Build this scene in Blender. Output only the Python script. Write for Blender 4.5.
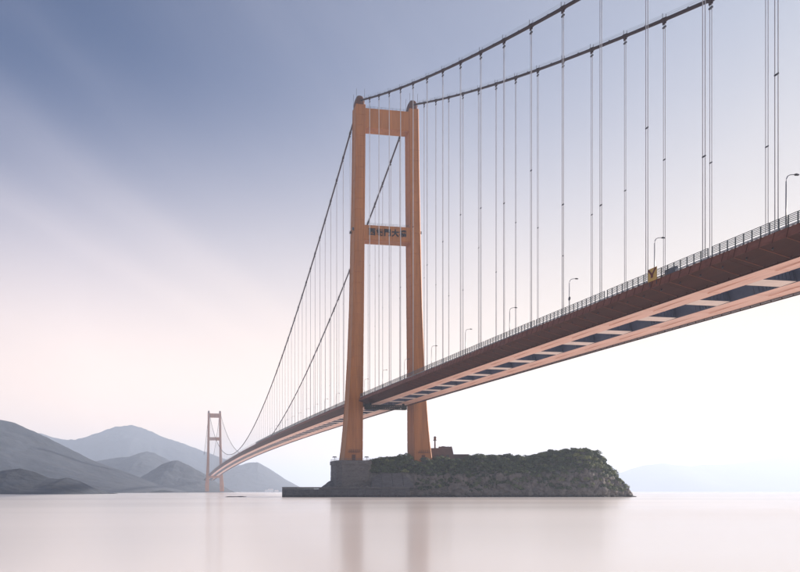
import bpy, math, random
import numpy as np
from mathutils import Vector, noise

for o in list(bpy.data.objects): bpy.data.objects.remove(o)
scene = bpy.context.scene
C = scene.collection
R = math.radians

# ------------------------------------------------------------------ camera, sky, sun, exposure
CAM = Vector((-124.25, -406.68, 3.144)); YAW = 0.159155; F = 720.76; CX = 285.88; HY = 491.4
cam_data = bpy.data.cameras.new('camera')
cam = bpy.data.objects.new('camera', cam_data); C.objects.link(cam)
cam.location = CAM; cam.rotation_euler = (R(90), 0, -YAW)
cam_data.sensor_width = 36.0; cam_data.lens = F/800*36
cam_data.shift_x = (400-CX)/800; cam_data.shift_y = (HY-286)/800
cam_data.clip_start = 0.5; cam_data.clip_end = 120000
scene.camera = cam

SUN_AZ = R(80); SUN_EL = R(13)
world = bpy.data.worlds.new('World'); scene.world = world; world.use_nodes = True
wn = world.node_tree.nodes; wl = world.node_tree.links; wn.clear()
def W(t, **k):
    n = wn.new(t)
    for a, b in k.items(): setattr(n, a, b)
    return n
def wmath(op, a, b=None, clamp=False):
    n = W('ShaderNodeMath', operation=op); n.use_clamp = clamp
    for i, v in enumerate((a, b)):
        if v is None: continue
        if isinstance(v, (int, float)): n.inputs[i].default_value = v
        else: wl.new(v, n.inputs[i])
    return n.outputs[0]
sky = W('ShaderNodeTexSky', sky_type='NISHITA', sun_disc=False)
sky.sun_elevation = SUN_EL; sky.sun_rotation = SUN_AZ
sky.air_density = 1.0; sky.dust_density = 1.2; sky.ozone_density = 8.0; sky.altitude = 0
tc = W('ShaderNodeTexCoord')
sep = W('ShaderNodeSeparateXYZ'); wl.new(tc.outputs['Generated'], sep.inputs[0])
zc = wmath('ADD', wmath('MAXIMUM', sep.outputs[2], 0.0), 0.12)
comb = W('ShaderNodeCombineXYZ')
wl.new(wmath('DIVIDE', sep.outputs[0], zc), comb.inputs[0]); wl.new(wmath('DIVIDE', sep.outputs[1], zc), comb.inputs[1])
mr_ = W('ShaderNodeMapping'); wl.new(comb.outputs[0], mr_.inputs[0]); mr_.inputs['Rotation'].default_value = (0, 0, R(-56))
mp = W('ShaderNodeMapping'); wl.new(mr_.outputs[0], mp.inputs[0]); mp.inputs['Scale'].default_value = (0.34, 1.7, 1); mp.inputs['Location'].default_value = (0.35, 0.2, 0)
nz = W('ShaderNodeTexNoise'); wl.new(mp.outputs[0], nz.inputs['Vector'])
nz.inputs['Scale'].default_value = 0.9; nz.inputs['Detail'].default_value = 7; nz.inputs['Roughness'].default_value = 0.5; nz.inputs['Distortion'].default_value = 0.35
cl = W('ShaderNodeMapRange'); wl.new(nz.outputs[0], cl.inputs[0])
cl.inputs[1].default_value = 0.40; cl.inputs[2].default_value = 0.72; cl.inputs[3].default_value = 0.0; cl.inputs[4].default_value = 0.16
cl.interpolation_type = 'SMOOTHSTEP'
# two long cirrus bands crossing the sky in the direction of the streaks
sr = W('ShaderNodeSeparateXYZ'); wl.new(mr_.outputs[0], sr.inputs[0])
def band(c, w, amp):
    d = wmath('MULTIPLY', wmath('SUBTRACT', sr.outputs[1], c), 1.0/w)
    return wmath('MULTIPLY', wmath('POWER', 2.718, wmath('MULTIPLY', wmath('MULTIPLY', d, d), -1.0)), amp)
bands = wmath('MULTIPLY', wmath('ADD', band(1.17, 0.09, 0.26), wmath('ADD', band(1.43, 0.08, 0.20), band(0.92, 0.09, 0.08))), wmath('MAXIMUM', wmath('MULTIPLY', wmath('SUBTRACT', nz.outputs[0], 0.28), 2.4), 0.1))
# thin high veil: thicker towards the horizon (longer path through it) and towards the sun
sunv = (math.sin(SUN_AZ)*math.cos(SUN_EL), math.cos(SUN_AZ)*math.cos(SUN_EL), math.sin(SUN_EL))
dp = W('ShaderNodeVectorMath', operation='DOT_PRODUCT'); wl.new(tc.outputs['Generated'], dp.inputs[0]); dp.inputs[1].default_value = sunv
near = wmath('MULTIPLY', wmath('POWER', wmath('MULTIPLY', wmath('MAXIMUM', wmath('SUBTRACT', dp.outputs['Value'], 0.1), 0.0), 1.18), 1.5), 0.74, clamp=True)
low = W('ShaderNodeMapRange'); wl.new(sep.outputs[2], low.inputs[0]); low.interpolation_type = 'SMOOTHSTEP'
low.inputs[1].default_value = 0.12; low.inputs[2].default_value = 0.53; low.inputs[3].default_value = 0.94; low.inputs[4].default_value = 0.0
def inv(v): return wmath('SUBTRACT', 1.0, v)
mask = inv(wmath('MULTIPLY', wmath('MULTIPLY', inv(low.outputs[0]), inv(near)), wmath('MULTIPLY', inv(cl.outputs[0]), inv(bands))))
# colour of the lit veil: dim lavender away from the sun, creamy white near it
vr = W('ShaderNodeValToRGB'); wl.new(wmath('MULTIPLY_ADD', dp.outputs['Value'], 0.5), vr.inputs[0]); vr.inputs[0].links[0].from_node.inputs[2].default_value = 0.5
el = vr.color_ramp.elements; el[0].position = 0.0; el[0].color = (0.20, 0.21, 0.28, 1); el[1].position = 0.95; el[1].color = (0.67, 0.65, 0.575, 1)
e2 = el.new(0.55); e2.color = (0.86, 0.81, 0.82, 1)
hi = W('ShaderNodeMapRange'); wl.new(sep.outputs[2], hi.inputs[0]); hi.inputs[1].default_value = 0.05; hi.inputs[2].default_value = 0.5
ht = W('ShaderNodeMix', data_type='RGBA'); wl.new(hi.outputs[0], ht.inputs[0]); ht.inputs[6].default_value = (1.24, 1.0, 0.77, 1); ht.inputs[7].default_value = (0.76, 0.78, 0.88, 1)
hm_ = W('ShaderNodeVectorMath', operation='MULTIPLY'); wl.new(vr.outputs[0], hm_.inputs[0]); wl.new(ht.outputs[2], hm_.inputs[1])
sc_ = W('ShaderNodeVectorMath', operation='SCALE'); wl.new(hm_.outputs[0], sc_.inputs[0]); sc_.inputs['Scale'].default_value = 13.5
mx = W('ShaderNodeMix', data_type='RGBA'); wl.new(mask, mx.inputs[0]); wl.new(sky.outputs[0], mx.inputs[6]); wl.new(sc_.outputs[0], mx.inputs[7])
bg = W('ShaderNodeBackground'); wl.new(mx.outputs[2], bg.inputs[0]); bg.inputs[1].default_value = 0.05
wo = W('ShaderNodeOutputWorld'); wl.new(bg.outputs[0], wo.inputs[0])

sun_data = bpy.data.lights.new('sun', 'SUN'); sun_data.energy = 5.0; sun_data.angle = R(1.5); sun_data.color = (1.0, 0.87, 0.74)
sun = bpy.data.objects.new('sun', sun_data); C.objects.link(sun)
sun.rotation_euler = Vector(sunv).to_track_quat('Z', 'Y').to_euler(); sun.location = (200, 0, 400)

vs = scene.view_settings; vs.view_transform = 'Standard'; vs.look = 'None'; vs.exposure = 1.08; vs.gamma = 1.0; vs.use_curve_mapping = False
scene.render.engine = 'CYCLES'
cy = scene.cycles; cy.use_denoising = True; cy.max_bounces = 8; cy.volume_bounces = 4; cy.diffuse_bounces = 3
cy.sample_clamp_indirect = 6.0

# ------------------------------------------------------------------ helpers
class MB:
    def __init__(s): s.v = []; s.f = []; s.m = []
    def add(s, v, f, m=0):
        n = len(s.v); s.v += [tuple(p) for p in v]; s.f += [tuple(i+n for i in q) for q in f]; s.m += [m]*len(f); return s
    def box(s, a, b, m=0):
        x0, y0, z0 = a; x1, y1, z1 = b
        return s.add([(x0,y0,z0),(x1,y0,z0),(x1,y1,z0),(x0,y1,z0),(x0,y0,z1),(x1,y0,z1),(x1,y1,z1),(x0,y1,z1)],
                     [(3,2,1,0),(4,5,6,7),(0,1,5,4),(1,2,6,5),(2,3,7,6),(3,0,4,7)], m)
    def loft(s, rings, m=0, caps=True, closed=True):
        n = len(rings[0]); v = [p for r in rings for p in r]; f = []
        for k in range(len(rings)-1):
            for i in range(n if closed else n-1):
                j = (i+1) % n; f.append((k*n+i, k*n+j, (k+1)*n+j, (k+1)*n+i))
        if caps: f.append(tuple(range(n))[::-1]); f.append(tuple((len(rings)-1)*n+i for i in range(n)))
        return s.add(v, f, m)
    def tube(s, pts, r, n=8, m=0):
        pts = [Vector(p) for p in pts]; rings = []
        rr = r if isinstance(r, (list, tuple)) else [r]*len(pts)
        for k, p in enumerate(pts):
            d = (pts[min(k+1, len(pts)-1)] - pts[max(k-1, 0)]).normalized()
            up = Vector((0,0,1)) if abs(d.z) < 0.95 else Vector((1,0,0))
            a = d.cross(up).normalized(); b = a.cross(d)
            rings.append([p + (a*math.cos(t) + b*math.sin(t))*rr[k] for t in (2*math.pi*i/n for i in range(n))])
        return s.loft(rings, m)
    def bar(s, p, q, w, h=None, m=0):
        p, q = Vector(p), Vector(q); h = h or w; d = (q-p).normalized()
        up = Vector((0,0,1)) if abs(d.z) < 0.95 else Vector((1,0,0))
        a = d.cross(up).normalized()*w/2; b = a.cross(d).normalized()*h/2
        return s.loft([[p-a-b, p+a-b, p+a+b, p-a+b], [q-a-b, q+a-b, q+a+b, q-a+b]], m)
    def mesh(s, name, mats, smooth=False):
        me = bpy.data.meshes.new(name); me.from_pydata(s.v, [], s.f)
        for mt in (mats if isinstance(mats, (list, tuple)) else [mats]): me.materials.append(mt)
        if any(s.m): me.polygons.foreach_set('material_index', s.m)
        if smooth: me.polygons.foreach_set('use_smooth', [True]*len(me.polygons))
        import bmesh
        bm = bmesh.new(); bm.from_mesh(me); bmesh.ops.recalc_face_normals(bm, faces=bm.faces); bm.to_mesh(me); bm.free()
        me.update(); return me
    def build(s, name, mats, parent=None, smooth=False):
        return link(name, s.mesh(name, mats, smooth), parent)
def link(name, me, parent=None, loc=None, rz=0):
    o = bpy.data.objects.new(name, me); C.objects.link(o)
    if loc is not None: o.location = loc
    if rz: o.rotation_euler.z = rz
    if parent: o.parent = parent
    return o
def thing(name, label, cat, loc=(0,0,0), group=None, rz=0):
    o = link(name, None, None, loc, rz); tag(o, label, cat, group); o.empty_display_size = 0.5; return o
def tag(o, label=None, cat=None, group=None, kind=None):
    if label: o['label'] = label
    if cat: o['category'] = cat
    if group: o['group'] = group
    if kind: o['kind'] = kind
    return o
RT = Vector((math.cos(YAW), -math.sin(YAW), 0)); FW = Vector((math.sin(YAW), math.cos(YAW), 0))
def ground(u, d): p = CAM + RT*u + FW*d; return Vector((p.x, p.y, 0))        # metres right of / ahead of the camera spot
def lerp(x, xs, ys): return float(np.interp(x, xs, ys))

def mat(name, col, rough=0.6, var=0.12, scale=0.4, bump=0.0, bscale=4.0, stretch=(1,1,1), metallic=0.0, spec=0.5, dark=None, darkamt=0.0, coord='Object'):
    m = bpy.data.materials.new(name); m.use_nodes = True; nt = m.node_tree; b = nt.nodes['Principled BSDF']
    b.inputs['Roughness'].default_value = rough; b.inputs['Metallic'].default_value = metallic
    b.inputs['Specular IOR Level'].default_value = spec
    g = nt.nodes.new('ShaderNodeNewGeometry') if coord == 'World' else nt.nodes.new('ShaderNodeTexCoord')
    mp = nt.nodes.new('ShaderNodeMapping'); mp.inputs['Scale'].default_value = stretch
    nt.links.new(g.outputs['Position' if coord == 'World' else 'Object'], mp.inputs[0])
    n1 = nt.nodes.new('ShaderNodeTexNoise'); n1.inputs['Scale'].default_value = scale; n1.inputs['Detail'].default_value = 6
    n1.inputs['Roughness'].default_value = 0.65
    nt.links.new(mp.outputs[0], n1.inputs['Vector'])
    r = nt.nodes.new('ShaderNodeValToRGB'); nt.links.new(n1.outputs[0], r.inputs[0])
    c = np.array(col)
    r.color_ramp.elements[0].position = 0.3; r.color_ramp.elements[0].color = (*np.clip(c*(1-var), 0, 1), 1)
    r.color_ramp.elements[1].position = 0.7; r.color_ramp.elements[1].color = (*np.clip(c*(1+var), 0, 1), 1)
    out = r.outputs[0]
    if dark is not None:
        n2 = nt.nodes.new('ShaderNodeTexNoise'); n2.inputs['Scale'].default_value = scale*2.7; n2.inputs['Detail'].default_value = 8
        nt.links.new(mp.outputs[0], n2.inputs['Vector'])
        mr = nt.nodes.new('ShaderNodeMapRange'); nt.links.new(n2.outputs[0], mr.inputs[0])
        mr.inputs[1].default_value = 0.5; mr.inputs[2].default_value = 0.72; mr.inputs[4].default_value = darkamt
        mm = nt.nodes.new('ShaderNodeMix'); mm.data_type = 'RGBA'; nt.links.new(mr.outputs[0], mm.inputs[0]); nt.links.new(out, mm.inputs[6])
        mm.inputs[7].default_value = (*dark, 1); out = mm.outputs[2]
    nt.links.new(out, b.inputs['Base Color'])
    if bump:
        n3 = nt.nodes.new('ShaderNodeTexNoise'); n3.inputs['Scale'].default_value = bscale; n3.inputs['Detail'].default_value = 8
        nt.links.new(mp.outputs[0], n3.inputs['Vector'])
        bp = nt.nodes.new('ShaderNodeBump'); bp.inputs['Strength'].default_value = bump; bp.inputs['Distance'].default_value = 0.3 if bscale > 0.1 else 6.0
        nt.links.new(n3.outputs[0], bp.inputs['Height']); nt.links.new(bp.outputs[0], b.inputs['Normal'])
    return m

M = {}
M['tower'] = mat('orange_concrete_paint', (0.42, 0.158, 0.042), 0.55, 0.18, 0.35, 0.05, 0.6, (1,1,0.07), spec=0.2, dark=(0.27,0.10,0.032), darkamt=0.55)
M['saddle'] = mat('dark_red_steel', (0.13, 0.052, 0.032), 0.6, 0.15, 0.3, spec=0.15)
M['letter'] = mat('dark_bronze', (0.016, 0.012, 0.012), 0.6, 0.1, spec=0.1)
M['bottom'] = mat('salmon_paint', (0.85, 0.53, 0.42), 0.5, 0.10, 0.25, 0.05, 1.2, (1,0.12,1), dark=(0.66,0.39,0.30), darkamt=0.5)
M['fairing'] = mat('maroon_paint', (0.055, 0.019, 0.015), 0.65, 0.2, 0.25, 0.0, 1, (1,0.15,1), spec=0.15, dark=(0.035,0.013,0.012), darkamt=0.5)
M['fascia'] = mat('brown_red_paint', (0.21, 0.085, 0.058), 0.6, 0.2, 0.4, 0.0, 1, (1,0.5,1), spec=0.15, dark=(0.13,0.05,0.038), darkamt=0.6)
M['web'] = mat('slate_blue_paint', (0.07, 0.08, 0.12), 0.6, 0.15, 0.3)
M['beam'] = mat('pale_beam_paint', (0.85, 0.70, 0.62), 0.6, 0.08, 0.4)
M['asphalt'] = mat('asphalt', (0.055, 0.055, 0.058), 0.9, 0.15, 0.6)
M['cable'] = mat('cable_wrap', (0.035, 0.013, 0.015), 0.6, 0.2, 0.5, spec=0.15)
M['wire'] = mat('galvanised_wire', (0.34, 0.38, 0.38), 0.5, 0.1, metallic=0.3)
M['rope'] = mat('hanger_rope', (0.40, 0.40, 0.43), 0.7, 0.12, 0.3, spec=0.1)
M['darkmetal'] = mat('dark_metal', (0.05, 0.05, 0.06), 0.5, 0.2)
M['rail'] = mat('railing_steel', (0.085, 0.10, 0.105), 0.5, 0.15)
M['guard'] = mat('guard_rail', (0.62, 0.63, 0.65), 0.4, 0.06)
M['lamp'] = mat('lamp_pole', (0.30, 0.31, 0.33), 0.4, 0.08, metallic=0.5)
M['lens'] = mat('lamp_glass', (0.75, 0.74, 0.70), 0.3, 0.02)
M['yellow'] = mat('mustard_board', (0.50, 0.31, 0.07), 0.55, 0.12)
M['redmark'] = mat('dark_red_mark', (0.12, 0.025, 0.02), 0.55, 0.1)
M['cabinet'] = mat('blue_grey_steel', (0.17, 0.19, 0.24), 0.5, 0.1)
M['gantry'] = mat('gantry_green_black', (0.022, 0.024, 0.02), 0.8, 0.2, spec=0.1)
M['concrete'] = mat('weathered_concrete', (0.125, 0.115, 0.115), 0.9, 0.22, 0.25, 0.35, 1.4, (1,1,2.2), dark=(0.055,0.052,0.056), darkamt=0.75)
M['quay'] = mat('quay_concrete', (0.095, 0.092, 0.10), 0.9, 0.25, 0.22, 0.4, 1.2, (1,1,3), dark=(0.04,0.04,0.048), darkamt=0.8)
M['brownwall'] = mat('brown_plaster', (0.12, 0.068, 0.058), 0.85, 0.2, 0.3, 0.2, 2, dark=(0.12,0.07,0.06), darkamt=0.6)
M['dark'] = mat('dark_opening', (0.03, 0.028, 0.03), 0.4, 0.1)
M['white'] = mat('white_render', (0.75, 0.73, 0.70), 0.8, 0.05)
M['rock'] = mat('grey_rock', (0.125, 0.118, 0.11), 0.95, 0.5, 0.16, 0.9, 0.6, (1,1,2.0), dark=(0.07,0.065,0.075), darkamt=0.8, coord='World')
M['boulder'] = mat('pale_boulder', (0.145, 0.128, 0.118), 0.95, 0.4, 0.25, 0.5, 0.8, dark=(0.10,0.085,0.085), darkamt=0.8, coord='World')
def tidal(m):
    nt = m.node_tree; b = nt.nodes['Principled BSDF']; src = b.inputs['Base Color'].links[0].from_socket
    g = nt.nodes.new('ShaderNodeNewGeometry'); sx = nt.nodes.new('ShaderNodeSeparateXYZ'); nt.links.new(g.outputs['Position'], sx.inputs[0])
    n = nt.nodes.new('ShaderNodeTexNoise'); n.inputs['Scale'].default_value = 0.35; nt.links.new(g.outputs['Position'], n.inputs['Vector'])
    ad = nt.nodes.new('ShaderNodeMath'); ad.operation = 'MULTIPLY_ADD'; nt.links.new(n.outputs[0], ad.inputs[0]); ad.inputs[1].default_value = -1.6; nt.links.new(sx.outputs[2], ad.inputs[2])
    mr = nt.nodes.new('ShaderNodeMapRange'); nt.links.new(ad.outputs[0], mr.inputs[0]); mr.inputs[1].default_value = 0.0; mr.inputs[2].default_value = 0.7; mr.inputs[3].default_value = 0.9; mr.inputs[4].default_value = 0.0
    mm = nt.nodes.new('ShaderNodeMix'); mm.data_type = 'RGBA'; nt.links.new(mr.outputs[0], mm.inputs[0]); nt.links.new(src, mm.inputs[6]); mm.inputs[7].default_value = (0.035, 0.034, 0.034, 1)
    nt.links.new(mm.outputs[2], b.inputs['Base Color'])
for k_ in ('rock', 'boulder', 'quay'): tidal(M[k_])
M['reef'] = mat('wet_reef', (0.035, 0.033, 0.035), 0.5, 0.2, 0.6, 0.4, 2)
M['hill'] = mat('wooded_hill', (0.018, 0.026, 0.040), 0.95, 0.5, 0.025, 1.0, 0.03, dark=(0.04,0.042,0.05), darkamt=0.5, coord='World')
def leaf_material():
    m = bpy.data.materials.new('shrub_leaf'); m.use_nodes = True; nt = m.node_tree; b = nt.nodes['Principled BSDF']
    a = nt.nodes.new('ShaderNodeAttribute'); a.attribute_name = 'tint'
    r = nt.nodes.new('ShaderNodeValToRGB'); nt.links.new(a.outputs['Fac'], r.inputs[0])
    e = r.color_ramp.elements; e[0].color = (0.020, 0.036, 0.018, 1); e[1].color = (0.19, 0.21, 0.075, 1)
    x = r.color_ramp.elements.new(0.55); x.color = (0.066, 0.095, 0.042, 1)
    nt.links.new(r.outputs[0], b.inputs['Base Color']); b.inputs['Roughness'].default_value = 0.7
    b.inputs['Specular IOR Level'].default_value = 0.2
    return m
M['leaf'] = leaf_material()
def water_material():
    m = bpy.data.materials.new('silky_sea'); m.use_nodes = True; nt = m.node_tree; b = nt.nodes['Principled BSDF']
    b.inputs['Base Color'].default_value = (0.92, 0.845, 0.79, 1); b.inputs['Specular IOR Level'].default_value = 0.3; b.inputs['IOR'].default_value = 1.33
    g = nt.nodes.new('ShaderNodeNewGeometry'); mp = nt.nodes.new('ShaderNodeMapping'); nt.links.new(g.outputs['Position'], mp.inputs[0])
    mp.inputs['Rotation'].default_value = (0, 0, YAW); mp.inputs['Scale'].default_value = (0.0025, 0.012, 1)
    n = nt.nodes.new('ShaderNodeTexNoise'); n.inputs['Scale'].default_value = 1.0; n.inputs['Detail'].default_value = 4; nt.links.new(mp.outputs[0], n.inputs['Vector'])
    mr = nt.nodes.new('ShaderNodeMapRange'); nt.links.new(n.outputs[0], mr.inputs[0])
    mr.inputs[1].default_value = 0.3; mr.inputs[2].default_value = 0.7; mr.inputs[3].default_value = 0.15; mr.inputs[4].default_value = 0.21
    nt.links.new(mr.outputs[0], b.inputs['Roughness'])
    return m
M['water'] = water_material()

# ------------------------------------------------------------------ the setting: sea, haze, hills
EXT = 14000
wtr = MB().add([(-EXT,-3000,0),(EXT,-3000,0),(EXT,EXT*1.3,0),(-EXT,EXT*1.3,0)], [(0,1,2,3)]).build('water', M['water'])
tag(wtr, 'pale silky sea spreading to the horizon', 'sea', kind='structure')

HAZE = 0.00016
hz = MB().box((-EXT-50,-3050,-1.0), (EXT+50,EXT*1.3+50,560)).build('haze', None)
hz.data.materials.clear(); hm = bpy.data.materials.new('sea_haze'); hm.use_nodes = True; hn = hm.node_tree; hn.nodes.clear()
pv = hn.nodes.new('ShaderNodeVolumePrincipled'); ho = hn.nodes.new('ShaderNodeOutputMaterial'); hn.links.new(pv.outputs[0], ho.inputs['Volume'])
pv.inputs['Color'].default_value = (0.69, 0.81, 1.0, 1); pv.inputs['Density'].default_value = HAZE; pv.inputs['Anisotropy'].default_value = 0.24
hz.data.materials.append(hm); tag(hz, 'pale sea haze filling the air over the water', 'haze', kind='stuff')

def fbm(x, y, z=0.0, oct=5):
    return noise.fractal(Vector((x, y, z)), 0.9, 2.1, oct)
def hill(label, D, prof, depth, seed, nu=230, nv=80, rough=0.16, skirt=0.5):
    xs = [q[0] for q in prof]; us = [(x-CX)/F*D for x in xs]
    hs = [max((HY-q[1])*D/F + 3.14, -2) for q in prof]
    v = []; f = []
    for j in range(nv):
        w = j/(nv-1)                                  # 0 front shore, 1 back
        for i in range(nu):
            u = us[0] + (us[-1]-us[0])*i/(nu-1); h = lerp(u, us, hs)
            d = D + (w-skirt)*depth
            sc = 1.0/(depth*0.42)
            spur = noise.noise(Vector((u*sc*1.8+seed, d*sc*0.7, seed)))           # spurs and gullies
            uu = u + spur*depth*0.10*abs(w-skirt)*2
            h = lerp(uu, us, hs)
            a = min(1.0, w/skirt) if w <= skirt else max(0.0, 1-(w-skirt)/(1-skirt))
            p = a**0.85 if w <= skirt else a
            n = fbm(u*sc*2.2+seed*3, d*sc*2.2, seed)
            zz = h*p*(1 + 0.55*spur*(1-p)) + rough*h*n*p*(1.15-p) + h*0.075*(abs(fbm(u*sc*6, d*sc*6, seed, 5))-0.25)*p*(1.25-p)
            g = ground(u*(d/D if False else 1), d); v.append((g.x, g.y, zz - 0.6*(1-p) - (3 if j in (0, nv-1) else 0)))
    for j in range(nv-1):
        for i in range(nu-1): f.append((j*nu+i, j*nu+i+1, (j+1)*nu+i+1, (j+1)*nu+i))
    o = MB().add(v, f).build('hill', M['hill'], None, True); tag(o, label, 'hill', kind='structure'); return o
hill('low dark wooded headland at the left edge of the water', 900, [(-160,462),(-60,467),(0,471),(20,468.5),(35,472),(50,478),(60,479),(68,477.5),(80,481),(90,486),(99,491),(103,493.5)], 200, 3.1)
hill('tall grey hillside sloping down from the left edge', 2000, [(-330,430),(-200,408),(-100,405),(-30,410),(0,419),(30,430),(60,444),(90,458),(110,466),(140,478),(170,489),(178,492.6)], 950, 7.7, rough=0.3)
hill('bluish rounded hill in the middle of the left shore', 3500, [(20,480),(60,472),(90,462),(110,458.5),(130,456),(140,451.5),(147,450),(155,452),(165,457),(180,466),(200,478),(225,489),(235,492.3)], 1100, 12.3, rough=0.26)
hill('dark blue hill just left of the far tower', 2450, [(110,489),(135,480),(152,470),(162,464),(172,460.5),(178,460.5),(188,465),(198,470.5),(208,476),(220,484),(230,490),(236,492.6)], 480, 15.9, rough=0.26)
hill('pale distant mountain with a rounded peak on the left', 5800, [(-100,440),(0,436),(40,432),(60,438),(75,439.5),(100,432),(115,426),(130,424),(140,425.5),(160,434),(180,441),(200,449),(230,460),(260,475),(285,487),(298,493)], 1500, 21.4)
hill('faint hill behind the far end of the bridge', 4600, [(190,489),(215,478),(235,467),(250,462),(258,462),(270,469),(285,479),(300,487),(312,493)], 700, 26.0)
hill('very faint mountain range on the right horizon', 9500, [(560,489),(600,480),(630,469),(645,465),(662,463),(690,466),(700,464.5),(730,464),(760,460),(780,456),(800,452.5),(850,446),(920,452),(1000,462),(1080,480),(1120,492)], 2200, 31.7, nu=200)

# ------------------------------------------------------------------ the islet
def iv(x, D=415.0): return (x-CX)/F*D
SX = [318, 331, 345, 369, 385, 405, 440, 470, 480, 500, 540, 550, 560, 580, 595, 605, 613, 619, 624, 631, 637]
SZ = [3.5, 9.0, 12.0, 18.0, 20.5, 22.0, 21.5, 20.0, 22.0, 22.2, 21.5, 22.5, 24.6, 25.5, 25.0, 23.0, 19.5, 15.0, 10.5, 4.5, -2.0]
SU = [iv(x) for x in SX]
rng = random.Random(5)
def islet_z(u, d):
    front = 405 + 3.5*fbm(u*0.03, 1.7, 2.0, 3) + 2.0*fbm(u*0.14, 4.0, 2.0, 3)
    if u > 170: front += (u-170)*0.35
    back = 466 + 6*fbm(u*0.03, 9.0, 2.0, 3) - max(0, u-165)*0.5
    w = d - front; h = lerp(u, SU, SZ)
    if w < 0: return -2.0 + w*0.2
    if d > back: return -2.0
    cliff = 15.0 + 6.0*fbm(u*0.05, 7.0, 5.0, 3)
    r = min(1.0, w/cliff)
    p = 0.10 + 0.40*min(1, r/0.32) + 0.50*max(0, (r-0.25)/0.75)**0.8 if r > 0.02 else 0.1*r/0.02
    p = min(p, 1.0)
    bk = min(1.0, (back-d)/16.0)
    z = h*p*(bk**0.7)
    rough = fbm(u*0.11, d*0.11, 0.3, 5)*1.5 + noise.noise(Vector((u*0.45, d*0.45, z*0.2)))*0.55 + abs(fbm(u*0.3, d*0.3, 8.0, 4))*0.8
    return z + rough*min(1, w/3.0)*(1 if r < 1 else 0.5) - 0.4
def build_islet():
    u0, u1, d0, d1 = iv(314), iv(641), 394.0, 474.0; nu, nv = 300, 110
    v = []; f = []; zz = np.zeros((nv, nu))
    for j in range(nv):
        d = d0 + (d1-d0)*(j/(nv-1))**1.25
        for i in range(nu):
            u = u0 + (u1-u0)*i/(nu-1); g = ground(u, d); z = islet_z(u, d); zz[j, i] = z; v.append((g.x, g.y, z))
    for j in range(nv-1):
        for i in range(nu-1): f.append((j*nu+i, j*nu+i+1, (j+1)*nu+i+1, (j+1)*nu+i))
    o = MB().add(v, f).build('rock_islet', M['rock'], None, False)
    tag(o, 'rocky islet that carries the near orange tower', 'islet', kind='structure')
build_islet()

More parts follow.
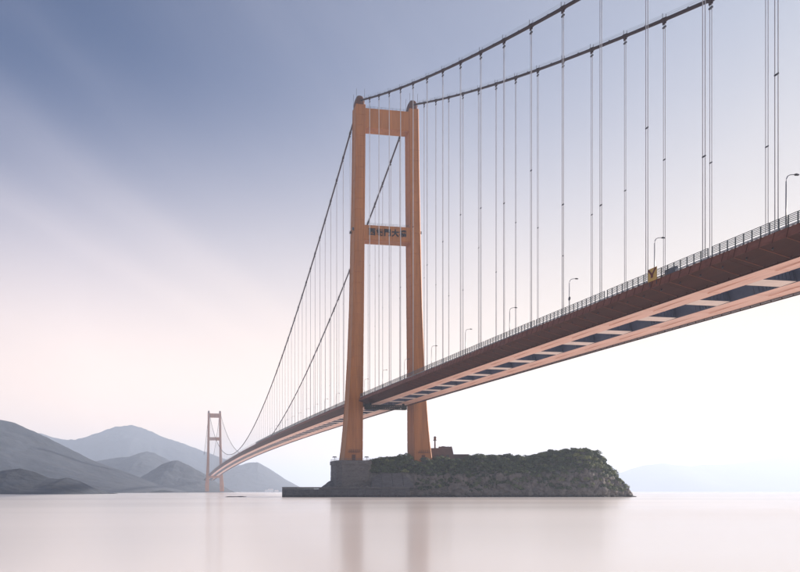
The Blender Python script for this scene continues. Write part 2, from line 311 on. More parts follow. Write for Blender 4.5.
def shrubs():
    r = np.random.default_rng(11)
    def spots(n, tries, rmin, rmax, space, dark, lift):
        cen = []; rad = []; tint = []; grid = {}
        for _ in range(tries):
            if len(cen) >= n: break
            x = r.uniform(366, 629); d = r.uniform(404, 462); u = iv(x); h = lerp(u, SU, SZ); z = islet_z(u, d)
            if x < 370 and d < 428: continue
            lim = h*(0.20 + 0.34*fbm(u*0.06, d*0.06, 3.3, 3))
            if x > 530: lim *= 0.8
            if x < 415: lim = max(lim, 13.0)
            if 440 < x < 472 and d > 420: continue
            if z < max(lim, 2.5): continue
            g = ground(u, d)
            if abs(g.y) < 8.5 and (14 < abs(g.x) < 28): continue
            rr = r.uniform(rmin, rmax)
            if 425 < x < 475: rr *= 0.7
            k = (int(g.x//3), int(g.y//3)); bad = False
            if space:
                for i in (-1, 0, 1):
                    for j in (-1, 0, 1):
                        for q, w in grid.get((k[0]+i, k[1]+j), ()):
                            if (q[0]-g.x)**2 + (q[1]-g.y)**2 < (space*(w+rr))**2: bad = True
                if bad: continue
                grid.setdefault(k, []).append(((g.x, g.y), rr))
            cen.append((g.x, g.y, z + rr*lift)); rad.append(rr)
            tint.append(np.clip(0.40 - dark + 0.30*fbm(u*0.04, d*0.05, 9.9, 3) + r.normal(0, 0.22) + (0.15 if x > 555 else 0), 0, 1))
        return np.array(cen), np.array(rad), np.array(tint)
    Q = []; T = []
    for (cen, rad, tint), K, lo in ((spots(1300, 80000, 1.4, 3.0, 0.44, 0.0, 0.55), 190, 0.84), (spots(3400, 60000, 0.7, 1.4, 0, 0.22, 0.4), 40, 0.7)):
        n = len(cen); dirs = r.normal(size=(n, K, 3)); dirs /= np.linalg.norm(dirs, axis=2, keepdims=True); dirs[:, :, 2] = np.abs(dirs[:, :, 2]) - 0.22
        # every crown is itself a few bosses, so its outline is uneven
        bd = r.normal(size=(n, 6, 3)); bd /= np.linalg.norm(bd, axis=2, keepdims=True); bd[:, :, 2] = np.abs(bd[:, :, 2])
        boss = np.clip(np.einsum('nkc,nbc->nkb', dirs, bd), 0, 1).max(2, keepdims=True)
        pos = cen[:, None] + dirs*rad[:, None, None]*(0.62 + 0.46*boss**2)*(lo + (1.08-lo)*r.random((n, K, 1)))*np.array([1.1, 1.1, 1.0])
        a = r.normal(size=(n, K, 3)); a -= (a*dirs).sum(2, keepdims=True)*dirs*0.7; a /= np.linalg.norm(a, axis=2, keepdims=True)
        b = np.cross(dirs, a); b /= np.linalg.norm(b, axis=2, keepdims=True)+1e-9; s = r.uniform(0.15, 0.34, (n, K, 1))
        Q.append(np.stack([pos-a*s*1.4, pos-b*s, pos+a*s*1.4, pos+b*s], axis=2).reshape(-1, 3))
        T.append(np.clip(np.repeat(tint, K)+r.normal(0, 0.10, n*K), 0, 1))
    quad = np.concatenate(Q); tt = np.concatenate(T); nf = len(tt)
    me = bpy.data.meshes.new('shrub_cover'); me.vertices.add(nf*4); me.vertices.foreach_set('co', quad.astype(np.float32).ravel())
    me.loops.add(nf*4); me.loops.foreach_set('vertex_index', np.arange(nf*4, dtype=np.int32))
    me.polygons.add(nf); me.polygons.foreach_set('loop_start', np.arange(0, nf*4, 4, dtype=np.int32)); me.update()
    at = me.attributes.new('tint', 'FLOAT', 'FACE'); at.data.foreach_set('value', tt.astype(np.float32))
    me.materials.append(M['leaf']); me.validate(); o = link('shrub_cover', me)
    tag(o, 'dense dark green scrub covering the top of the islet', 'scrub', kind='stuff')
shrubs()

def rock_mb(mb, c, s, seed, sub=2, flat=0.7):
    t = (1+5**0.5)/2
    V = [Vector(p).normalized() for p in ((-1,t,0),(1,t,0),(-1,-t,0),(1,-t,0),(0,-1,t),(0,1,t),(0,-1,-t),(0,1,-t),(t,0,-1),(t,0,1),(-t,0,-1),(-t,0,1))]
    Fc = [(0,11,5),(0,5,1),(0,1,7),(0,7,10),(0,10,11),(1,5,9),(5,11,4),(11,10,2),(10,7,6),(7,1,8),(3,9,4),(3,4,2),(3,2,6),(3,6,8),(3,8,9),(4,9,5),(2,4,11),(6,2,10),(8,6,7),(9,8,1)]
    for _ in range(sub-1):
        nf = []; cache = {}
        def midp(a, b):
            k = (min(a, b), max(a, b))
            if k not in cache: cache[k] = len(V); V.append(((V[a]+V[b])/2).normalized())
            return cache[k]
        for a, b, c2 in Fc:
            p, q, w = midp(a, b), midp(b, c2), midp(c2, a); nf += [(a,p,w),(b,q,p),(c2,w,q),(p,q,w)]
        Fc = nf
    out = []
    for p in V:
        k = 1 + 0.55*noise.noise(p*1.3+Vector((seed, seed*2, 0))) + 0.16*noise.noise(p*3.5+Vector((0, seed, 5)))
        out.append((c[0]+p.x*k*s[0], c[1]+p.y*k*s[1], c[2]+p.z*k*s[2]*flat))
    mb.add(out, Fc)
mb = MB()
for i in range(430):
    x = rng.uniform(405, 640); u = iv(x); d = 402
    while islet_z(u, d) < rng.uniform(0.0, 3.6) and d < 440: d += 0.5
    if d >= 440: continue
    s = rng.uniform(0.35, 1.0)*rng.choice((1, 1, 1, 1.8)); g = ground(u, d)
    rock_mb(mb, (g.x, g.y, max(islet_z(u, d), 0)+s*0.1), (s*rng.uniform(.8, 1.5), s*rng.uniform(.8, 1.3), s*rng.uniform(.7, 1.2)), rng.uniform(0, 60))
for i in range(520):                                    # crags standing out of the cliff face
    x = rng.uniform(412, 632); u = iv(x); h = lerp(u, SU, SZ); zt_ = rng.uniform(1.5, max(2.0, h*0.55)); d = 402
    while islet_z(u, d) < zt_ and d < 446: d += 0.5
    if d >= 446: continue
    s = rng.uniform(0.5, 2.1); g = ground(u, d)
    rock_mb(mb, (g.x, g.y, zt_), (s*rng.uniform(.8, 1.5), s*rng.uniform(.6, 1.0), s*rng.uniform(.8, 1.7)), rng.uniform(0, 60), 2, 0.9)
for i in range(90):                                     # half-drowned rocks off the foot of the cliff
    x = rng.uniform(412, 640); u = iv(x); d = 402
    while islet_z(u, d) < 0 and d < 440: d += 0.5
    if d >= 440: continue
    d -= rng.uniform(0, 3.5); s = rng.uniform(0.5, 1.5); g = ground(u, d)
    rock_mb(mb, (g.x, g.y, 0), (s*rng.uniform(.9, 1.7), s, s*rng.uniform(.5, .9)), rng.uniform(0, 60))
for i in range(120):                                    # rubble slope under the pedestal and behind the quay
    x = rng.uniform(322, 405); d = rng.uniform(405, 414); u = iv(x); g = ground(u, d); s = rng.uniform(0.4, 1.1)
    rock_mb(mb, (g.x, g.y, islet_z(u, d)+0.1), (s*1.2, s, s*0.8), rng.uniform(0, 60))
o = mb.build('shore_boulders', M['boulder']); tag(o, 'jumbled pale boulders along the foot of the islet', 'boulders', kind='stuff')

# low reef
mb = MB()
for c, s in ((iv(231, 408), (2.9, 0.9, 0.36)), (iv(240.5, 408), (3.3, 0.9, 0.42)), (iv(235.5, 410), (1.6, 0.8, 0.25))):
    g = ground(c, 408); v0 = len(mb.v); rock_mb(mb, (0, 0, 0), s, c, 3, 1.0)
    for k in range(v0, len(mb.v)):
        p = Vector(mb.v[k]); q = g + RT*p.x + FW*p.y; mb.v[k] = (q.x, q.y, p.z+0.05)
o = mb.build('reef', M['reef'], None, True); tag(o, 'low dark reef breaking the water left of the quay', 'reef')

# quay: a row of concrete caissons with a cap course
qy = thing('concrete_quay', 'long low dark concrete quay in front of the tower pedestal', 'quay', ground(iv(282, 398), 398))
def qpt(x, d, z): return ground(iv(x, 398), d) + Vector((0, 0, z))
def qbox(name, x0, x1, d0, d1, z0, z1, m):
    mb = MB(); b = 0.12; rings = []
    for z, e in ((z0, 0), (z1-b, 0), (z1, b)):
        px = e*F/398
        rings.append([qpt(x0+px, d0+e, z), qpt(x1-px, d0+e, z), qpt(x1-px, d1-e, z), qpt(x0+px, d1-e, z)])
    for r_ in rings:
        for p in r_: p -= qy.location
    return mb.loft(rings).build(name, m, qy)
edges = [282, 298, 314, 330, 346, 362, 378, 394, 410]
for i in range(8):
    qbox('caisson', edges[i]+0.08, edges[i+1]-0.08, 397.8 + 0.12*(i % 3), 409, -1.5, 4.55+rng.uniform(-0.1, 0.1), M['quay'])
    qbox('cap_stone', edges[i]+0.05, edges[i+1]-0.05, 397.5 + 0.1*(i % 2), 401.5, 4.75, 5.55+rng.uniform(-0.06, 0.06), M['concrete'])
for i in range(16):
    x = 285+i*8.0; qbox('fender', x, x+0.7, 397.2, 397.75, 0.3, 4.3, M['darkmetal'])
qbox('paving', 282.4, 409.6, 401.6, 412, 4.7, 5.15, M['concrete'])

# pedestal under the left leg: octagonal, with recessed pour joints
pd = thing('tower_pedestal', 'grey octagonal concrete pedestal under the left tower leg', 'pedestal', (-21, 0, 0))
def octo(hx, hy, c, z): return [(-hx+c,-hy,z),(hx-c,-hy,z),(hx,-hy+c,z),(hx,hy-c,z),(hx-c,hy,z),(-hx+c,hy,z),(-hx,hy-c,z),(-hx,-hy+c,z)]
zs = [2.0, 8.6, 11.9, 15.2, 18.5]
for k in range(4):
    e = 0.05*(3-k)
    MB().loft([octo(10.1+e, 10+e, 2.6, zs[k]), octo(10.1+e, 10+e, 2.6, zs[k+1]-0.25), octo(9.95, 9.85, 2.55, zs[k+1]-0.2), octo(9.95, 9.85, 2.55, zs[k+1]-0.002)]).build('pour_course', M['concrete'], pd)
MB().loft([octo(10.5, 10.4, 2.7, 18.5), octo(10.5, 10.4, 2.7, 20.4), octo(10.2, 10.1, 2.6, 20.8)]).build('coping', M['concrete'], pd)
mb = MB()
for i in range(8):
    a = octo(10.1, 10.0, 2.6, 20.8); p, q = Vector(a[i]), Vector(a[(i+1) % 8]); n = max(1, int((q-p).length/2.4))
    for k in range(n):
        w = p+(q-p)*k/n; mb.bar(w, w+Vector((0,0,1.1)), 0.09)
    for h in (0.6, 1.1): mb.bar(p+Vector((0,0,h)), q+Vector((0,0,h)), 0.07)
mb.build('guard_railing', M['rail'], pd)
# the sloping apron right of the pedestal
ap = thing('retaining_slab', 'dark sloping concrete slab between the pedestal and the scrub', 'slab', ground(iv(392), 408))
for k in range(4):
    x0 = 371+k*10.5; x1 = x0+10.2
    pts = []
    for x, d, z in ((x0, 402.6, 5.2), (x1, 402.6, 5.2), (x1-3.0*(k == 3), 408.6, 13.2-2.6*(k == 3)), (x0+1.5*(k == 0), 408.6, 13.6-2.6*(k == 0))):
        pts.append(ground(iv(x, 408), d)+Vector((0, 0, z))-ap.location)
    back = [p+Vector((0.3, 4.0, -0.8)) for p in pts]
    MB().loft([pts, back]).build('slab', M['quay'], ap)

# brown building and beacon right of the tower
bl = thing('stepped_blockhouse', 'reddish brown stepped blockhouse behind the right tower leg', 'building', ground(iv(447, 436), 436))
def bpt(x, d, z): return ground(iv(x, 436), d)+Vector((0, 0, z))-bl.location
def prism(name, x0, x1, d0, d1, z0, z1, i0, i1, m, parent=bl):
    return MB().loft([[bpt(x0, d0, z0), bpt(x1, d0, z0), bpt(x1, d1, z0), bpt(x0, d1, z0)], [bpt(x0+i0, d0+.5, z1), bpt(x1-i1, d0+.5, z1), bpt(x1-i1, d1-.5, z1), bpt(x0+i0, d1-.5, z1)]]).build(name, m, parent)
main_wall = prism('wall', 428, 455, 432, 444, 16, 29.2, 0.6, 4.0, M['brownwall'])
for k in range(9):
    x = 438+k*1.45; prism('parapet_block', x, x+1.25, 432.6, 435, 29.2, 30.0+0.4*rng.random(), 0.1, 0.1, M['brownwall'])
wing = prism('wing', 452, 467, 433, 442, 16, 24.9, 0.3, 0.1, M['brownwall'])
prism('roof_slab', 451.4, 467.8, 432.2, 443, 24.92, 25.5, 0.1, 0.1, M['brownwall'])
for x in (455.5, 459.5, 463): 
    MB().box((-0.7,-0.12,-0.8), (0.7,0.12,0.8)).build('window', M['dark'], wing).location = bpt(x, 433.05, 22.6)
for x in (436, 441, 446):
    MB().box((-0.8,-0.12,-0.9), (0.8,0.12,0.9)).build('window', M['dark'], main_wall).location = bpt(x, 432.1, 24.2)
MB().box((-2.2,-0.5,-0.6), (2.2,0.5,0.2)).build('awning', M['white'], main_wall).location = bpt(435, 431.6, 21.5)
bc = thing('beacon', 'slim brown navigation beacon with dark lantern beside the right leg', 'beacon', ground(iv(434.6, 434), 433))
MB().tube([(0,0,20),(0,0,29),(0,0,33.6)], [0.62, 0.5, 0.42], 12).build('column', M['brownwall'], bc)
MB().tube([(0,0,33.6),(0,0,33.65),(0,0,34.0),(0,0,34.05)], [0.5, 1.1, 1.1, 0.6], 12).build('gallery', M['darkmetal'], bc)
ln = MB().tube([(0,0,34.05),(0,0,35.6)], 0.72, 10).build('lantern', M['saddle'], bc)
MB().tube([(0,0,35.6),(0,0,35.7),(0,0,36.4)], [0.95, 0.95, 0.08], 10).build('roof', M['darkmetal'], ln)
for i, (x, dd, zz, lb) in enumerate(((334.6, 405, 20.8, 'small dark floodlight mast on the pedestal left of the leg'), (366.6, 405, 20.8, 'short floodlight mast at the right corner of the pedestal'))):
    fl = thing('floodlight_mast', lb, 'floodlight', ground(iv(x, dd), dd)+Vector((0,0,zz)), 'pedestal floodlights')
    MB().tube([(0,0,0),(0,0,1.4)], 0.13, 8).build('post', M['darkmetal'], fl)
    MB().loft([[(-1.3,-.4,1.4),(1.3,-.4,1.4),(1.3,.4,1.4),(-1.3,.4,1.4)], [(-.9,-.3,2.0),(.9,-.3,2.0),(.9,.3,2.0),(-.9,.3,2.0)]]).build('lamp_head', M['darkmetal'], fl)

# ------------------------------------------------------------------ the bridge
SPAN = 1650.0; ZT = 230.2; S0 = 21.74
def deck(s): return 56.27 + 0.020471*s - 1.46036e-5*s*s
def cable(s):
    if s < 0: return ZT + 0.47613*s + 2.65986e-4*s*s
    if s > SPAN: q = s-SPAN; return ZT - 0.45*q + 3.0e-4*q*q
    u = s/SPAN; return ZT - 4*161.5*u*(1-u)
SMIN, SMAX = -520.0, 1950.0
br = thing('suspension_bridge', 'long orange suspension bridge crossing the strait on two portal towers', 'bridge')

# towers
LZ = [20.4, 30, 42, 56, 80, 110, 153, 190, 226.0]
LO = [26.5, 25.3, 24.2, 23.2, 21.9, 20.8, 19.9, 19.3, 18.9]
LI = [15.4, 15.2, 15.05, 14.95, 14.6, 14.2, 13.7, 13.3, 13.0]
LH = [6.6, 6.3, 6.0, 5.75, 5.4, 5.1, 4.7, 4.45, 4.25]
def leg_ring(z, sg, sY, grow=0.0):
    o_, i_, h = lerp(z, LZ, LO)+grow, lerp(z, LZ, LI)-grow, lerp(z, LZ, LH)+grow; c = 0.45
    # chamfered section with a shallow rebate beside each corner
    x0, x1 = i_, o_; g = 0.22; w = 0.9
    pts = [(x0+c,-h),(x0+w,-h),(x0+w+.05,-h+g),(x1-w-.05,-h+g),(x1-w,-h),(x1-c,-h),(x1,-h+c),(x1,-h+w),(x1-g,-h+w+.05),(x1-g,h-w-.05),(x1,h-w),(x1,h-c),(x1-c,h),(x0+c,h),(x0,h-c),(x0,h-w),(x0+g,h-w-.05),(x0+g,-h+w+.05),(x0,-h+w),(x0,-h+c)]
    r = [(p*sg, q+sY, z) for p, q in pts]
    return r if sg > 0 else r[::-1]
def saddle(sg, sY):
    mb = MB(); rings = []; xc = 15.95*sg
    for k in range(11):
        a = math.pi*k/10; hh = 5.9*math.sin(a)**0.8 if 0 < k < 10 else 0.0; y = -4.4*math.cos(a)
        rings.append([(xc-2.75,y,226.0),(xc+2.75,y,226.0),(xc+2.75,y,226.0+hh*0.72+.02),(xc+1.5,y,226.0+hh*.96+.03),(xc-1.5,y,226.0+hh*.96+.03),(xc-2.75,y,226.0+hh*.72+.02)])
    # round both ways: dome over the saddle
    rings = []
    for z, f_ in ((225.9,1.0),(227.6,0.985),(229.4,0.90),(230.9,0.74),(231.9,0.52),(232.5,0.25),(232.6,0.05)):
        n = 20; rr = []
        for i in range(n):
            t = 2*math.pi*i/n; cx_, sx_ = math.cos(t), math.sin(t); e = 0.55
            rr.append((xc+2.8*f_*math.copysign(abs(cx_)**e, cx_), sY+4.1*f_*math.copysign(abs(sx_)**e, sx_), z))
        rings.append(rr)
    o = mb.loft(rings).build('saddle_housing', M['saddle'], br, False)
    for dx, dy in ((-2.4,-3.4), (2.4,-3.4), (-2.4,3.4)):
        MB().tube([(xc+dx, sY+dy, 227.5), (xc+dx, sY+dy, 235.2)], 0.09, 6).build('antenna_rod', M['darkmetal'], o)
def xbeam(sY, z0, z1, hd, chars=None):
    xi0, xi1 = lerp(z0, LZ, LI)+0.35, lerp(z1, LZ, LI)+0.35
    mb = MB(); c = 0.35; rings = []
    for sg in (-1, 1):
        rings.append([(sg*xi0,sY-hd+c,z0),(sg*xi0,sY-hd,z0+c),(sg*xi1,sY-hd,z1-c),(sg*xi1,sY-hd+c,z1),(sg*xi1,sY+hd-c,z1),(sg*xi1,sY+hd,z1-c),(sg*xi0,sY+hd,z0+c),(sg*xi0,sY+hd-c,z0)])
    o = mb.loft(rings).build('cross_beam', M['tower'], br)
    rl = MB()
    for y in (sY-hd+.5, sY+hd-.5):
        for k in range(12): x = -xi1+1.2+(2*xi1-2.4)*k/11; rl.bar((x,y,z1), (x,y,z1+1.15), 0.09)
        for h in (0.6, 1.15): rl.bar((-xi1+1.2,y,z1+h), (xi1-1.2,y,z1+h), 0.07)
    rl.build('handrail', M['rail'], o)
    return o
for sY in (0.0, SPAN):
    for sg in (-1, 1):
        lv = sorted(set(LZ + [20.4+ 205.6*k/40 for k in range(41)])); zb = lv
        if sY > 0: lv = [3.0] + lv
        rings = [(z, 0.0) for z in lv]
        if sY == 0:
            for k in range(1, 34):
                z = 20.4+205.6*k/34; rings += [(z-.16, 0.0), (z-.159, -.16), (z+.159, -.16), (z+.16, 0.0)]
            rings.sort(key=lambda q: q[0])
            rings = [q for q in rings if q[1] != 0 or not any(abs(q[0]-(20.4+205.6*k/34)) < .155 for k in range(1, 34))]
        o = MB().loft([leg_ring(z, sg, sY, gr) for z, gr in rings]).build('tower_leg', M['tower'], br)
        saddle(sg, sY)
        if sY == 0:
            for k in range(1, 10):                       # narrow collars at the pour joints
                z = 20.4+205.6*k/10
                if abs(z-153) < 8: continue
            xb = sg*(lerp(21, LZ, LI)+5.4)
            d_ = MB().box((xb-1.0,-6.62,21.0), (xb+1.0,-6.42,24.2)).build('door', M['saddle'], o)
            MB().box((xb+.6,-6.72,22.4), (xb+.75,-6.63,22.7)).build('handle', M['darkmetal'], o)
            pl = MB(); pl.box((xb-3.2,-8.4,25.6), (xb+3.2,-6.25,25.8))
            for k in range(6): x = xb-3.1+6.2*k/5; pl.bar((x,-8.3,25.8), (x,-8.3,27.0), 0.1)
            for h in (26.4, 27.0): pl.bar((xb-3.1,-8.3,h), (xb+3.1,-8.3,h), 0.09)
            pl.build('work_platform', M['saddle'], o)
            for y in (-3, 3):
                xo = sg*(lerp(152, LZ, LO)-0.3)
                f = MB(); f.box((min(xo, xo+sg*1.3), y-.25, 153.6), (max(xo, xo+sg*1.3), y+.25, 153.9)); f.box((xo+sg*0.7-.45, y-.45, 153.9), (xo+sg*0.7+.45, y+.45, 155.1))
                f.build('floodlight', M['darkmetal'], o)
    xbeam(sY, 213.0, 224.4, 3.7)
    mid = xbeam(sY, 148.3, 156.9, 3.9)
    if sY > 0: xbeam(sY, 41.5, 47.5, 4.2)
    else:
        cs = '\u897f\u5820\u9580\u5927\u6a4b'
        for k, ch in enumerate(cs):
            cu = bpy.data.curves.new('character', 'FONT'); cu.body = ch; cu.size = 4.3; cu.extrude = 0.16; cu.align_x = 'CENTER'; cu.align_y = 'CENTER'; cu.offset = 0.16 if k in (0, 2, 3) else 0.07
            cu.resolution_u = 3
            t = bpy.data.objects.new('character', cu); C.objects.link(t)
            dg = bpy.context.evaluated_depsgraph_get(); dg.update()
            me = bpy.data.meshes.new_from_object(t.evaluated_get(dg)); bpy.data.objects.remove(t)
            me.name = 'character'; me.materials.clear(); me.materials.append(M['letter'])
            if len(me.vertices):
                cz = np.array([v.co[:] for v in me.vertices]); ctr = (cz.max(0)+cz.min(0))/2
                print('CHAR', k, len(me.vertices), cz.max(0)-cz.min(0))
                for v in me.vertices: v.co = (v.co.x-ctr[0], -(v.co.z), (v.co.y-ctr[1]))
            link('character', me, mid, (-9.3+4.65*k, -4.06, 152.9))

# girder segments, cross girders
SEG_L = [(-17.1,0.0),(-17.1,-0.25)]
def box_ring(s, sg, w0=16.9):
    z = deck(s); pts = [(-3.7,0.0),(-3.7,-0.3),(-4.25,-2.9),(-11.3,-2.9),(-w0,-1.35),(-w0,0.0)]
    return [(-p*sg if sg > 0 else p, s, z+q) for p, q in pts]
def fair_ring(s, sg):
    z = deck(s); pts = [(-16.92,0.02),(-17.25,0.45),(-17.5,0.45),(-18.0,-1.4),(-11.25,-2.96),(-11.3,-2.9),(-16.92,-1.34)]
    return [(-p*sg if sg > 0 else p, s, z+q) for p, q in pts]
bounds = [-(12.74+18*k) for k in range(28)][::-1] + [-7.0] + [7.0] + [12.74+18*k for k in range(91)] + [1643.0, 1657.0] + [1662.74+18*k for k in range(16)]
def girder_mesh(a, b, sg, full):
    mb = MB(); r0, r1 = box_ring(a+.03, sg, 16.9 if full else 12.4), box_ring(b-.03, sg, 16.9 if full else 12.4)
    n = 6
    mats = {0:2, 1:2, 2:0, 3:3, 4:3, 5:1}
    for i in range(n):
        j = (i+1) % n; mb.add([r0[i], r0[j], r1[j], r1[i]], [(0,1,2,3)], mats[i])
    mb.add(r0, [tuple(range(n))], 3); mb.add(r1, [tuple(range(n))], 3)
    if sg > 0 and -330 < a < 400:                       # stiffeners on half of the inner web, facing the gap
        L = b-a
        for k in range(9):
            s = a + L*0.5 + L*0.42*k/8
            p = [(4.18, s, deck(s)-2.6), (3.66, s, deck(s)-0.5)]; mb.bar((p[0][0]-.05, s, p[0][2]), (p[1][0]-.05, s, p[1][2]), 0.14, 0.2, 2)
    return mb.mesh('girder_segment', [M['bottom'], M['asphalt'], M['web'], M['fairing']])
for a, b in zip(bounds[:-1], bounds[1:]):
    full = not (abs((a+b)/2) < 6 or abs((a+b)/2-SPAN) < 6)
    for sg in (-1, 1):
        o = link('girder_segment', girder_mesh(a, b, sg, full), br)
        if full:
            fr0, fr1 = fair_ring(a+.03, sg), fair_ring(b-.03, sg); mb = MB()
            for i in range(7): j = (i+1) % 7; mb.add([fr0[i], fr0[j], fr1[j], fr1[i]], [(0,1,2,3)], 1 if i in (0, 1, 2) else 0)
            mb.add(fr0, [tuple(range(7))], 0); mb.add(fr1, [tuple(range(7))], 0)
            f = mb.build('fairing', [M['fairing'], M['fascia']], o)
            if -330 < a < 200:
                z = deck(b); sp_ = [(-p*sg if sg > 0 else p) for p in (-11.2, -4.3)]
                MB().box((min(sp_), b-.22, z-2.96), (max(sp_), b+.22, z-2.88)).build('splice_plate', M['bottom'], o)
                MB().box((sg*7.6-.12, a+.3, deck((a+b)/2)-3.05), (sg*7.6+.12, b-.3, deck((a+b)/2)-2.86)).build('stringer', M['bottom'], o)
            if sg < 0 and -330 < a < -90:
                for k in range(6):
                    q = a+1.5+3*k; z = deck(q)
                    MB().bar((-17.52,q,z+.43), (-18.03,q,z-1.4), 0.09, 0.06).build('fascia_rib', M['fairing'], o)
                    if k % 2: MB().bar((-17.9,q,z-1.45), (-11.5,q,z-2.93), 0.12, 0.08).build('web_seam', M['fascia'], o)
            if sg < 0 and -330 < a < -20:
                for k in range(3):
                    q = a+3+6*k; z = deck(q); MB().tube([(-16.4,q,z-1.75),(-16.55,q,z-2.15)], 0.14, 6).build('drain_spout', M['darkmetal'], o)
def hang_s():
    return [-(S0+18*k) for k in range(27)] + [S0+18*k for k in range(90) if S0+18*k < SPAN-15] + [SPAN+S0+18*k for k in range(14)]
for s in hang_s():
    z = deck(s)
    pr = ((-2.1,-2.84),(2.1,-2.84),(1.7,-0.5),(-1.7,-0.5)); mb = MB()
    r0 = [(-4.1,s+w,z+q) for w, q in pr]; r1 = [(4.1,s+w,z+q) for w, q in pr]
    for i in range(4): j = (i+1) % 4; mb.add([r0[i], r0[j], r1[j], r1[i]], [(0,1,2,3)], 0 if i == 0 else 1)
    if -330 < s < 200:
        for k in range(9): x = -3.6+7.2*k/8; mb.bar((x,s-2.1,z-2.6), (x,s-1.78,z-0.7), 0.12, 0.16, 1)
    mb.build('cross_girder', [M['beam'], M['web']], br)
# inspection rails hung under the right and left edges
for t in (-11.9, 11.9):
    mb = MB(); ss = list(np.linspace(-420, 700, 150))
    for a, b in zip(ss[:-1], ss[1:]): mb.bar((t,a,deck(a)-3.35), (t,b,deck(b)-3.35), 0.2, 0.26)
    for s in np.arange(-420, 300, 3.0): mb.bar((t,s,deck(s)-3.3), (t,s,deck(s)-2.9), 0.14)
    mb.build('inspection_rail', M['fairing'], br)

# main cables with clamps, hand ropes; hangers
HS = hang_s()
sp = [SMIN+ (0-SMIN)*k/60 for k in range(60)] + [SPAN*k/200 for k in range(201)] + [SPAN+ (SMAX-SPAN)*k/20 for k in range(1, 21)]
for sg in (-1, 1):
    t = 15.7*sg
    co = MB().tube([(t, s, cable(s)) for s in sp], 0.5, 12).build('main_cable', M['cable'], br, True)
    for dx in (-0.55, 0.55):
        for lo_, hi_ in ((-430, -5), (5, 330)):
            ss = [s for s in sp if lo_ < s < hi_]
            MB().tube([(t+dx, q, cable(q)+1.35) for q in ss], 0.03, 4).build('hand_rope', M['wire'], co)
            MB().tube([(t+dx, q, cable(q)+0.95) for q in ss], 0.022, 4).build('hand_rope', M['wire'], co)
    for s in HS:
        z = cable(s); d = Vector((0, 1, (cable(s+.5)-cable(s-.5)))).normalized(); p = Vector((t, s, z))
        if z-1.0 < deck(s)+2.0: continue
        near_ = -430 < s < 330
        if near_:
            c_ = MB(); c_.tube([p-d*0.8, p+d*0.8], 0.66, 10); c_.box((t-.22, s-.55, z-1.25), (t+.22, s+.55, z-.3))
            for dx in (-0.55, 0.55): c_.bar((t+dx, s, z+.3), (t+dx, s, z+1.75), 0.09)
            c_.build('cable_clamp', M['cable'], co)
            if s < 0 and -300 < s: MB().box((t+.3,s+8.8,cable(s+9)+.3), (t+.62,s+9.2,cable(s+9)+.95)).build('cable_light', M['darkmetal'], co)
        hg = MB(); zb = deck(s)-0.3
        for dy in (-0.36, 0.36): hg.tube([(t, s+dy, z-0.9), (t, s+dy, zb)], 0.085, 6)
        ho_ = hg.build('hanger', M['rope'], br, True)
        if near_:
            MB().box((t-.24, s-.58, z-2.35), (t+.24, s+.58, z-1.95)).build('socket', M['darkmetal'], ho_)
            zd = deck(s)+ (z-deck(s))*(0.30+0.25*rng.random())
            if z-deck(s) > 45: MB().box((t-.1, s-.46, zd), (t+.1, s+.46, zd+.28)).build('spacer', M['darkmetal'], ho_)
            MB().loft([[(t+x,s+y,deck(s)+.05) for x, y in ((-.5,-.9),(.5,-.9),(.5,.9),(-.5,.9))], [(t+x,s+y,deck(s)+1.5) for x, y in ((-.32,-.6),(.32,-.6),(.32,.6),(-.32,.6))]]).build('anchor_box', M['cabinet'], ho_)

# wind railing along both edges, in 35 m lengths with gaps
def post_mesh():
    mb = MB(); mb.box((-.09,-.07,0), (.09,.07,2.15)); mb.box((-.16,-.14,0), (.16,.14,.12)); return mb.mesh('post', M['rail'])
PM = post_mesh()
for sg in (-1, 1):
    t = 17.38*sg; rem = MB()
    for k in range(-6, 52):
        a = -242.5+35*k+0.5; b = a+34.0
        if a > 1640 or (a < 8 and b > -8): 
            if a < 8 and b > -8:
                pieces = [(a, -8.0), (8.0, b)]
            else: continue
        else: pieces = [(a, b)]
        for a, b in pieces:
            if b-a < 1: continue
            mb = MB(); n = max(1, int((b-a)/8))
            for q in range(n):
                s0, s1 = a+(b-a)*q/n, a+(b-a)*(q+1)/n
                for h in ((0.85, 1.18, 1.5, 1.82, 2.12) if b < 330 else (1.0, 2.1)): mb.bar((t,s0,deck(s0)+.45+h), (t,s1,deck(s1)+.45+h), 0.09, 0.11 if b < 330 else 0.2)
            ro = mb.build('railing', M['rail'], br)
            n = max(1, round((b-a)/2.0))
            for q in range(n+1):
                s = a+.06+(b-a-.12)*q/n; z = deck(s)+.45
                if sg < 0 and -330 < s < 60: link('post', PM, ro, (t, s, z))
                elif s < 500: rem.box((t-.09, s-.07, z), (t+.09, s+.07, z+2.15))
    o = rem.build('railing_posts', M['rail'], br); o['kind'] = 'stuff'
    g = MB()                                            # pale crash barrier inside the railing
    for s in np.arange(-500, 700, 6.0):
        if abs(s+3) < 10: continue
        g.bar((14.6*sg, s, deck(s)+.95), (14.6*sg, s+6, deck(s+6)+.95), 0.12, 0.42)
    for s in np.arange(-500, 500, 2.0): g.bar((16.4*sg, s, deck(s)), (16.4*sg, s, deck(s)+1.15), 0.22, 0.5)
    for s in np.arange(-500, 500, 10.0): g.bar((16.4*sg, s, deck(s)+1.15), (16.4*sg, s+10, deck(s+10)+1.15), 0.2, 0.3)
    g.build('crash_barrier', M['guard'], br)

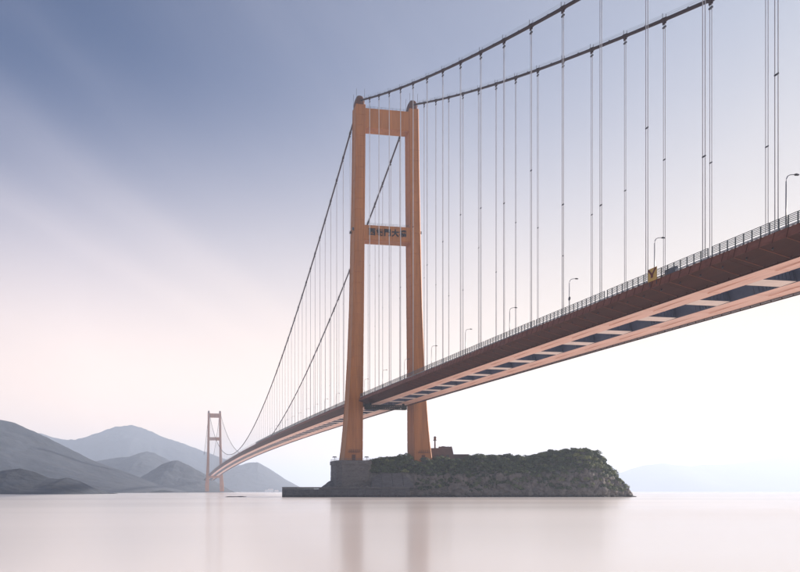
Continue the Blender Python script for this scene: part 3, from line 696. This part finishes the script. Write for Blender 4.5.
# ------------------------------------------------------------------ things on the bridge
ORD = ['first','second','third','fourth','fifth','sixth','seventh','eighth','ninth','tenth','eleventh','twelfth','thirteenth','fourteenth','fifteenth','sixteenth','seventeenth','eighteenth','nineteenth','twentieth']
lp = MB().tube([(0,0,0.2),(0,0,4),(0,0,8.6)], [0.15, 0.125, 0.09], 8).mesh('pole', M['lamp'], True)
la = MB().tube([(0,0,8.6),(0.08,0,9.15),(0.35,0,9.6),(0.85,0,9.85),(1.5,0,9.95),(1.75,0,9.97)], [0.09,.085,.08,.075,.07,.07], 8).mesh('arm', M['lamp'], True)
lh = MB().loft([[(1.7,-.12,9.9),(1.7,.12,9.9),(1.7,.12,10.06),(1.7,-.12,10.06)], [(2.0,-.2,9.84),(2.0,.2,9.84),(2.0,.2,10.1),(2.0,-.2,10.1)], [(2.55,-.16,9.86),(2.55,.16,9.86),(2.55,.16,10.0),(2.55,-.16,10.0)]]).mesh('lamp_head', M['darkmetal'])
lb = MB().box((-.25,-.25,0), (.25,.25,.35)).mesh('base', M['lamp'])
for k in range(20):
    s = -295.0+35*k
    if abs(s) < 9: continue
    o = thing('street_lamp', '%s curved grey street lamp along the near deck edge, counted from the right' % ORD[k], 'street lamp', (-16.85, s, deck(s)+0.3), 'street lamps along the deck edge')
    for nm, me in (('pole', lp), ('arm', la), ('lamp_head', lh), ('base', lb)): link(nm, me, o)
sg_ = thing('warning_board', 'mustard square board with dark V mark fixed to the deck railing', 'sign', (-18.25, -261.2, deck(-261.2)))
MB().box((-.08,-1.4,.1), (.08,1.4,2.9)).build('board', M['yellow'], sg_)
mk = MB()
for y0, z0, y1, z1 in ((1.25,2.75,0,1.35), (-1.25,2.75,0,1.35)): mk.bar((-.14,y0,z0), (-.14,y1,z1), 0.10, 0.36)
mk.bar((-.17,0,1.75), (-.17,0,0.75), 0.6, 0.08)
mk.build('mark', M['redmark'], sg_)
for y in (-1.1, 1.1): MB().bar((.16,y,-.9), (.16,y,3.0), 0.14).build('post', M['darkmetal'], sg_)
for y in (.5, 2.3): MB().bar((.1,0,y), (.8,0,y), 0.1).build('bracket', M['darkmetal'], sg_)
cb = thing('control_cabinet', 'blue grey equipment cabinet behind the railing beside the mustard board', 'cabinet', (-16.2, -264.6, deck(-264.6)))
MB().box((-.45,-1.6,.15), (.45,1.6,1.9)).build('cabinet_body', M['cabinet'], cb); MB().box((-.52,-1.7,1.9), (.52,1.7,2.02)).build('lid', M['lamp'], cb)
MB().box((-.47,-.75,.3), (-.452,.75,1.8)).build('door', M['cabinet'], cb)
rs = thing('round_sign', 'small dark round sign on the railing at the third street lamp', 'sign', (-17.1, -225.6, deck(-225.6)))
MB().tube([(0,0,0.3),(0,0,5.0)], 0.06, 8).build('post', M['lamp'], rs); MB().tube([(-.12,0,4.6),(-.08,0,4.6)], 0.55, 16).build('disc', M['darkmetal'], rs)

# inspection gantry hanging under the deck beside the left leg
gz = deck(-10)-3.0
ga = thing('inspection_gantry', 'dark latticed inspection gantry hanging under the deck by the left leg', 'gantry', (0, -11, gz))
for y in (-1.4, 1.4):
    for z in (-1.0, -2.1, -3.2): MB().bar((-15.2,y,z), (8.6,y,z), 0.3).build('chord', M['gantry'], ga)
    for k in range(19):
        x = -15+23.4*k/18
        MB().bar((x,y,-1.0), (x,y,-3.2), 0.2).build('strut', M['gantry'], ga)
        if k < 18:
            MB().bar((x,y,-3.2), (x+1.3,y,-1.0), 0.17).build('brace', M['gantry'], ga); MB().bar((x,y-.1,-1.0), (x+1.3,y-.1,-3.2), 0.17).build('brace', M['gantry'], ga)
MB().box((-15.2,-1.38,-3.3), (8.6,1.38,-3.12)).build('walkway', M['gantry'], ga)
for x in (-12.2, 7.2): MB().box((x-.4,-1.0,-1.0), (x+.4,1.0,0.05)).build('hanger_trolley', M['gantry'], ga)
MB().box((-15.4,-1.6,-3.4), (-12.6,1.6,-.6)).build('end_cage', M['gantry'], ga); MB().box((6.6,-1.6,-3.4), (8.8,1.6,-1.4)).build('end_cage', M['gantry'], ga)

# tiny white houses on the far shore between the far tower and the quay
for i, (x, w, h, lb_) in enumerate(((266.5, 9, 7, 'leftmost tiny white house on the far shore left of the quay'), (270.5, 14, 11, 'largest tiny white house on the far shore left of the quay'), (276.5, 10, 6, 'rightmost tiny white house on the far shore left of the quay'))):
    g = ground(iv(x, 3330), 3330); ho_ = thing('shore_house', lb_, 'house', g, 'white houses on the far shore', -YAW)
    MB().box((-w, -6, 0), (w, 6, h)).build('wall', M['white'], ho_)
    MB().loft([[(-w-.8,-7,h+.02),(w+.8,-7,h+.02),(w+.8,7,h+.02),(-w-.8,7,h+.02)], [(-w*.7,-.3,h+4.5),(w*.7,-.3,h+4.5),(w*.7,.3,h+4.5),(-w*.7,.3,h+4.5)]]).build('roof', M['beam'], ho_)

tr = thing('small_tree', 'small lone tree on the skyline of the islet crest', 'tree', ground(iv(549, 428), 426)+Vector((0, 0, islet_z(iv(549, 428), 426)-0.3)))
MB().tube([(0,0,0),(0.1,0,1.6),(0.35,0.1,3.2)], [0.16, 0.12, 0.07], 7).build('trunk', M['brownwall'], tr)
rt = np.random.default_rng(4); mb = MB()
for k in range(420):
    d = rt.normal(size=3); d /= np.linalg.norm(d); p = np.array([0.35, 0.1, 3.6]) + d*np.array([1.9, 1.7, 0.9])*rt.uniform(0.55, 1.05)
    a = rt.normal(size=3)*0.22; b = rt.normal(size=3)*0.15; mb.add([p-a, p-b, p+a, p+b], [(0,1,2,3)])
cr = mb.build('crown', M['leaf'], tr)
at = cr.data.attributes.new('tint', 'FLOAT', 'FACE'); at.data.foreach_set('value', rt.uniform(0.2, 0.7, len(cr.data.polygons)).astype(np.float32))
